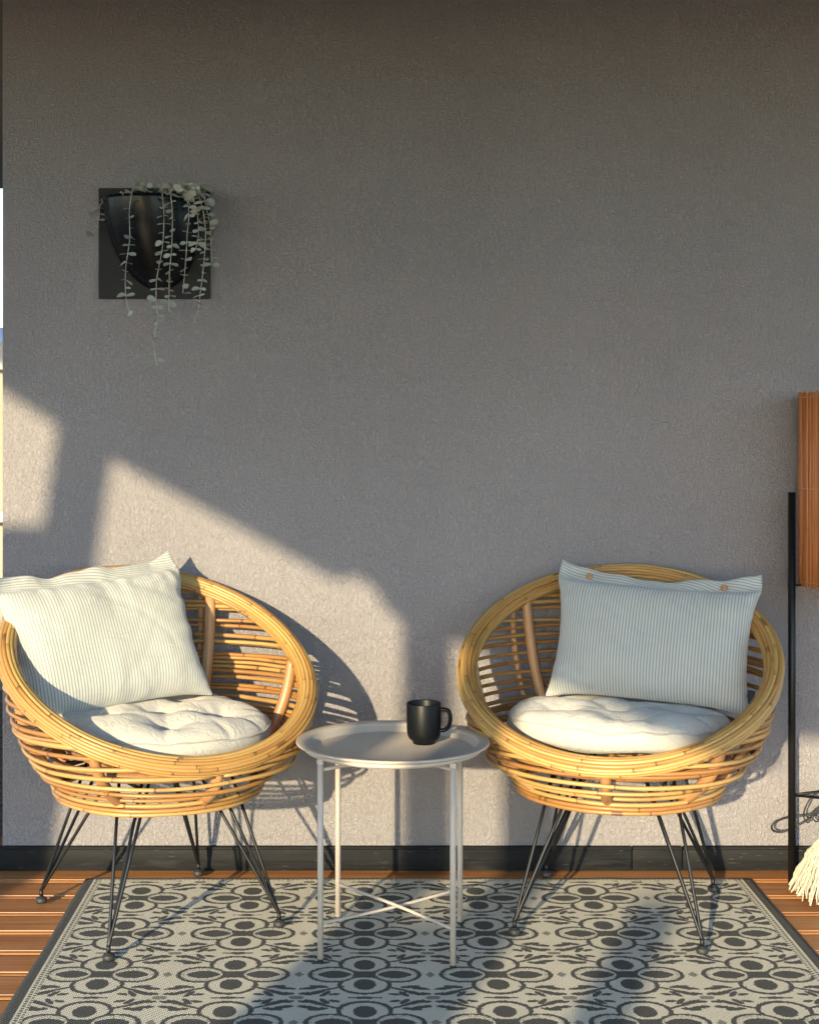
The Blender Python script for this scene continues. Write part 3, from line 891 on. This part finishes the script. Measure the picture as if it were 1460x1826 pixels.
plant = empty('hanging_plant', (pc, -.06, 1.82)); tag(plant, 'grey-green eucalyptus with trailing strings of leaves in the black wall planter', 'plant')
def cp(x, y, d): return P(140+.1972*x, 300+.1972*y, d)-Vector((pc, -.06, 1.82))
LV = [(0,0,0), (.25,.30,.05), (.62,.40,.09), (.92,.22,.06), (1,0,.02), (.92,-.22,.06), (.62,-.40,.09), (.25,-.30,.05), (.5,0,0)]
LF = [(8,0,1), (8,1,2), (8,2,3), (8,3,4), (8,4,5), (8,5,6), (8,6,7), (8,7,0)]
leafm = mesh('leaf', LV, LF, LEAF)
leafm2 = mesh('leaf', [(a, b*1.25, c*1.8) for a, b, c in LV], LF, LEAF)
strands = [
 ([(480,250),(462,400),(465,640),(430,900),(430,1150),(470,1330)], .0195, 1.05),
 ([(760,230),(775,450),(760,720),(710,1000),(705,1200),(720,1380),(690,1500),(685,1620),(710,1780)], .0195, 1.05),
 ([(830,200),(850,400),(845,700),(825,950),(820,1150),(820,1300)], .0190, 1.0),
 ([(970,230),(1000,400),(985,600),(970,850),(945,1130)], .0185, 1.05),
 ([(1080,220),(1130,400),(1150,620),(1130,900),(1100,1150),(1090,1250),(1050,1400)], .017, 1.0),
 ([(1040,260),(1080,450),(1085,620),(1060,740)], .015, 1.05),
 ([(1150,330),(1190,500),(1200,700),(1210,870)], .016, 1.1),
 ([(270,290),(200,330),(190,430),(170,520),(120,620)], .0195, 1.05),
 ([(350,250),(480,215),(630,150)], .017, 1.0),
 ([(700,235),(620,200),(550,160)], .017, 1.0),
 ([(800,240),(880,180),(960,250),(1010,330)], .0185, 1.05),
 ([(960,240),(1060,180),(1130,260),(1180,360)], .0185, 1.05),
]
R = random.Random(5)
for si, (pp, sp, sc) in enumerate(strands):
    L_ = []
    top = si in (8, 9)
    for i, (a, b) in enumerate(pp):
        d = (3.905 if top else (3.868+.012*math.sin(si*2.1+i*.8)))
        if si == 6: d = 3.90
        if si == 7: d = 3.975-.004*i
        L_.append(cp(a, b, d))
    if not top and si != 7:
        L_ = [Vector((L_[0].x*.9, -.005, .006)), Vector((L_[0].x*.97, -.045, .034))]+L_[0:]
    path = spline(L_, 10)
    st = MB().tube(path, .0011, 5).build('stem', STEM, plant)
    acc = 0; nxt = .006; tog = R.random()*3
    total = sum((path[i+1]-path[i]).length for i in range(len(path)-1)); run = 0
    for i in range(len(path)-1):
        seg = (path[i+1]-path[i]); acc += seg.length; run += seg.length
        if acc >= nxt:
            acc = 0; nxt = sp*R.uniform(.75, 1.25); tog += R.choice((0.5, 1.2, 1.57, .9))
            tdir = seg.normalized()
            near = max(0, 1-run/.12)
            for sgn in (1, -1):
                if R.random() < .05: continue
                side = Vector((math.cos(tog*.45), math.sin(tog*.45)*-.8, 0))*sgn
                dv = (side+tdir*R.uniform(-.10, .50)+Vector((0, 0, R.uniform(-.18, .12)))).normalized()
                upv = (-tdir*1.0+Vector((R.uniform(-.5, .5), -R.uniform(-.1, 1.1), R.uniform(-.3, .3)))).normalized()
                zz = (upv-dv*upv.dot(dv)).normalized(); yy = zz.cross(dv)
                size = R.choice((.014, .016, .018, .022, .025))*sc*(1+.25*near)
                Mx = Matrix((dv, yy, zz)).transposed().to_4x4()
                o = obj('leaf', leafm if R.random() < .6 else leafm2, st)
                o.matrix_local = Matrix.Translation(path[i+1]) @ Mx @ Matrix.Diagonal((size, size, size, 1))

# ------------------------------------------------------------------ floor lamp, its cord and tassel
lx, ly = 1.1395, -.132
lamp = empty('floor_lamp', (1.30, -.15, 0)); tag(lamp, 'floor lamp with tall brown stick shade held between black poles', 'lamp')
for (x, y_) in ((lx, ly), (1.46, -.28), (1.40, -.02)):
    p = MB().tube([(x-1.30, y_+.15, .0), (x-1.30, y_+.15, 1.040)], .0098, 16).build('pole', BLACKM, lamp)
    MB().tube([(x-1.30, y_+.15, .792), (x-1.30, y_+.15, .795)], .0104, 16).build('joint', BLACKM, p)
SX, SY, SRd = 1.303-1.30, -.14+.15, .1395
fr = MB()
for z in (.237,):
    fr.tube([(lx-1.30, ly+.15, z), (.16, -.13, z)], .0035, 8); fr.tube([(lx-1.30, ly+.15, z), (.10, .13, z)], .0035, 8)
fr.build('crossbar', BLACKM, lamp)
fr = MB()
for z in (.800, 1.296):
    fr.tube([(SX+math.cos(a)*(SRd-.004), SY+math.sin(a)*(SRd-.004), z) for a in [2*math.pi*i/48 for i in range(48)]], .0022, 6, closed=True)
fr.tube([(lx-1.30, ly+.15, .7935), (SX, SY, .797)], .003, 6); fr.tube([(.16, -.13, .797), (SX, SY, .797)], .003, 6); fr.tube([(.10, .13, .797), (SX, SY, .797)], .003, 6)
fr.build('shade_frame', BLACKM, lamp)
st = MB(); R = random.Random(3); NS = 146
for k in range(NS):
    a = 2*math.pi*k/NS; rr = SRd+R.uniform(-.0010, .0010); wv = R.uniform(-.0012, .0012)
    x, y_ = SX+math.cos(a)*rr, SY+math.sin(a)*rr
    st.tube([(x, y_, .793+R.uniform(-.003, .004)), (x+wv, y_, 1.05), (x, y_, 1.304+R.uniform(-.004, .004))], .0023+R.uniform(-.0006, .0004), 6)
so = st.build('lamp_shade', TWIG, lamp); so['kind'] = 'stuff'
inn = MB().lathe([(SRd-.0015, .797), (SRd-.0015, 1.298)], 64, (SX, SY, 0)); inn.build('shade_lining', TWIG, lamp)
for z in (.806, 1.051, 1.292):
    MB().tube([(SX+math.cos(a)*(SRd+.0030), SY+math.sin(a)*(SRd+.0030), z+.0007*math.sin(a*73)) for a in [2*math.pi*i/250 for i in range(250)]], .0010, 5, closed=True).build('stitching', THREAD, lamp)

def pp_(l, d): return [P(a, b, d+(.006*math.sin(i*1.7))) for i, (a, b) in enumerate(l)]
cd = MB()
cd.tube(spline(pp_([(1500,1400),(1474,1430),(1452,1452),(1424,1470),(1396,1483),(1380,1482),(1375,1475),(1382,1465),(1402,1458),(1424,1455),(1446,1452),(1470,1444),(1498,1424)], 3.90), 8), .0030, 8)
cd.tube(spline(pp_([(1492,1420),(1458,1414),(1446,1422),(1437,1436),(1432,1452),(1435,1464),(1441,1466),(1443,1459),(1438,1455),(1447,1448),(1460,1437),(1490,1418)], 3.87), 8), .0021, 8)
cd.tube(spline(pp_([(1470,1425),(1456,1442),(1448,1455),(1452,1464),(1458,1464),(1458,1456),(1452,1451),(1462,1440),(1488,1430)], 3.88), 8), .0021, 8)
tag(cd.build('power_cord', RUBBER), 'dark looped cord tangled behind the foot of the floor lamp', 'cord')

R = random.Random(11)
ts = MB(); tx, ty = 1.205, -.265
for k in range(430):
    a = R.uniform(0, 2*math.pi); q = math.sqrt(R.random())
    rb = .108*q; zb_ = .008+R.uniform(0, .035)+(1-q)*.0+ (.02 if R.random() < .3 else 0)
    x0, y0 = tx+math.cos(a)*.018*q+.012, ty+math.sin(a)*.018*q
    x1, y1 = tx+math.cos(a)*rb, ty+math.sin(a)*rb
    pts = []
    for j in range(9):
        s = j/8; f = s**.75
        wv = .0050*math.sin(j*(1.5+.9*math.sin(k))+k)
        pts.append((x0+(x1-x0)*f+wv, y0+(y1-y0)*f+wv*.6, .168+(zb_-.168)*(s**1.25)))
    ts.tube(pts, [.0022+.0007*math.sin(j*1.9+k) for j in range(9)], 5)
t = empty('yarn_tassel', (0, 0, 0)); tag(t, 'cream shaggy yarn tassel hanging beside the foot of the lamp pole', 'tassel')
so = ts.build('yarn_strands', YARN, t); so['kind'] = 'stuff'
MB().lathe([(0, .192), (.014, .190), (.022, .178), (.021, .160), (.026, .150), (0, .150)], 20, (tx+.012, ty, 0)).build('knot', YARN, t)
MB().tube([(tx+.012, ty, .188), (tx+.02, ty+.03, .215), (1.245, -.192, .237)], .0028, 6).build('hanging_cord', BLACKM, t)
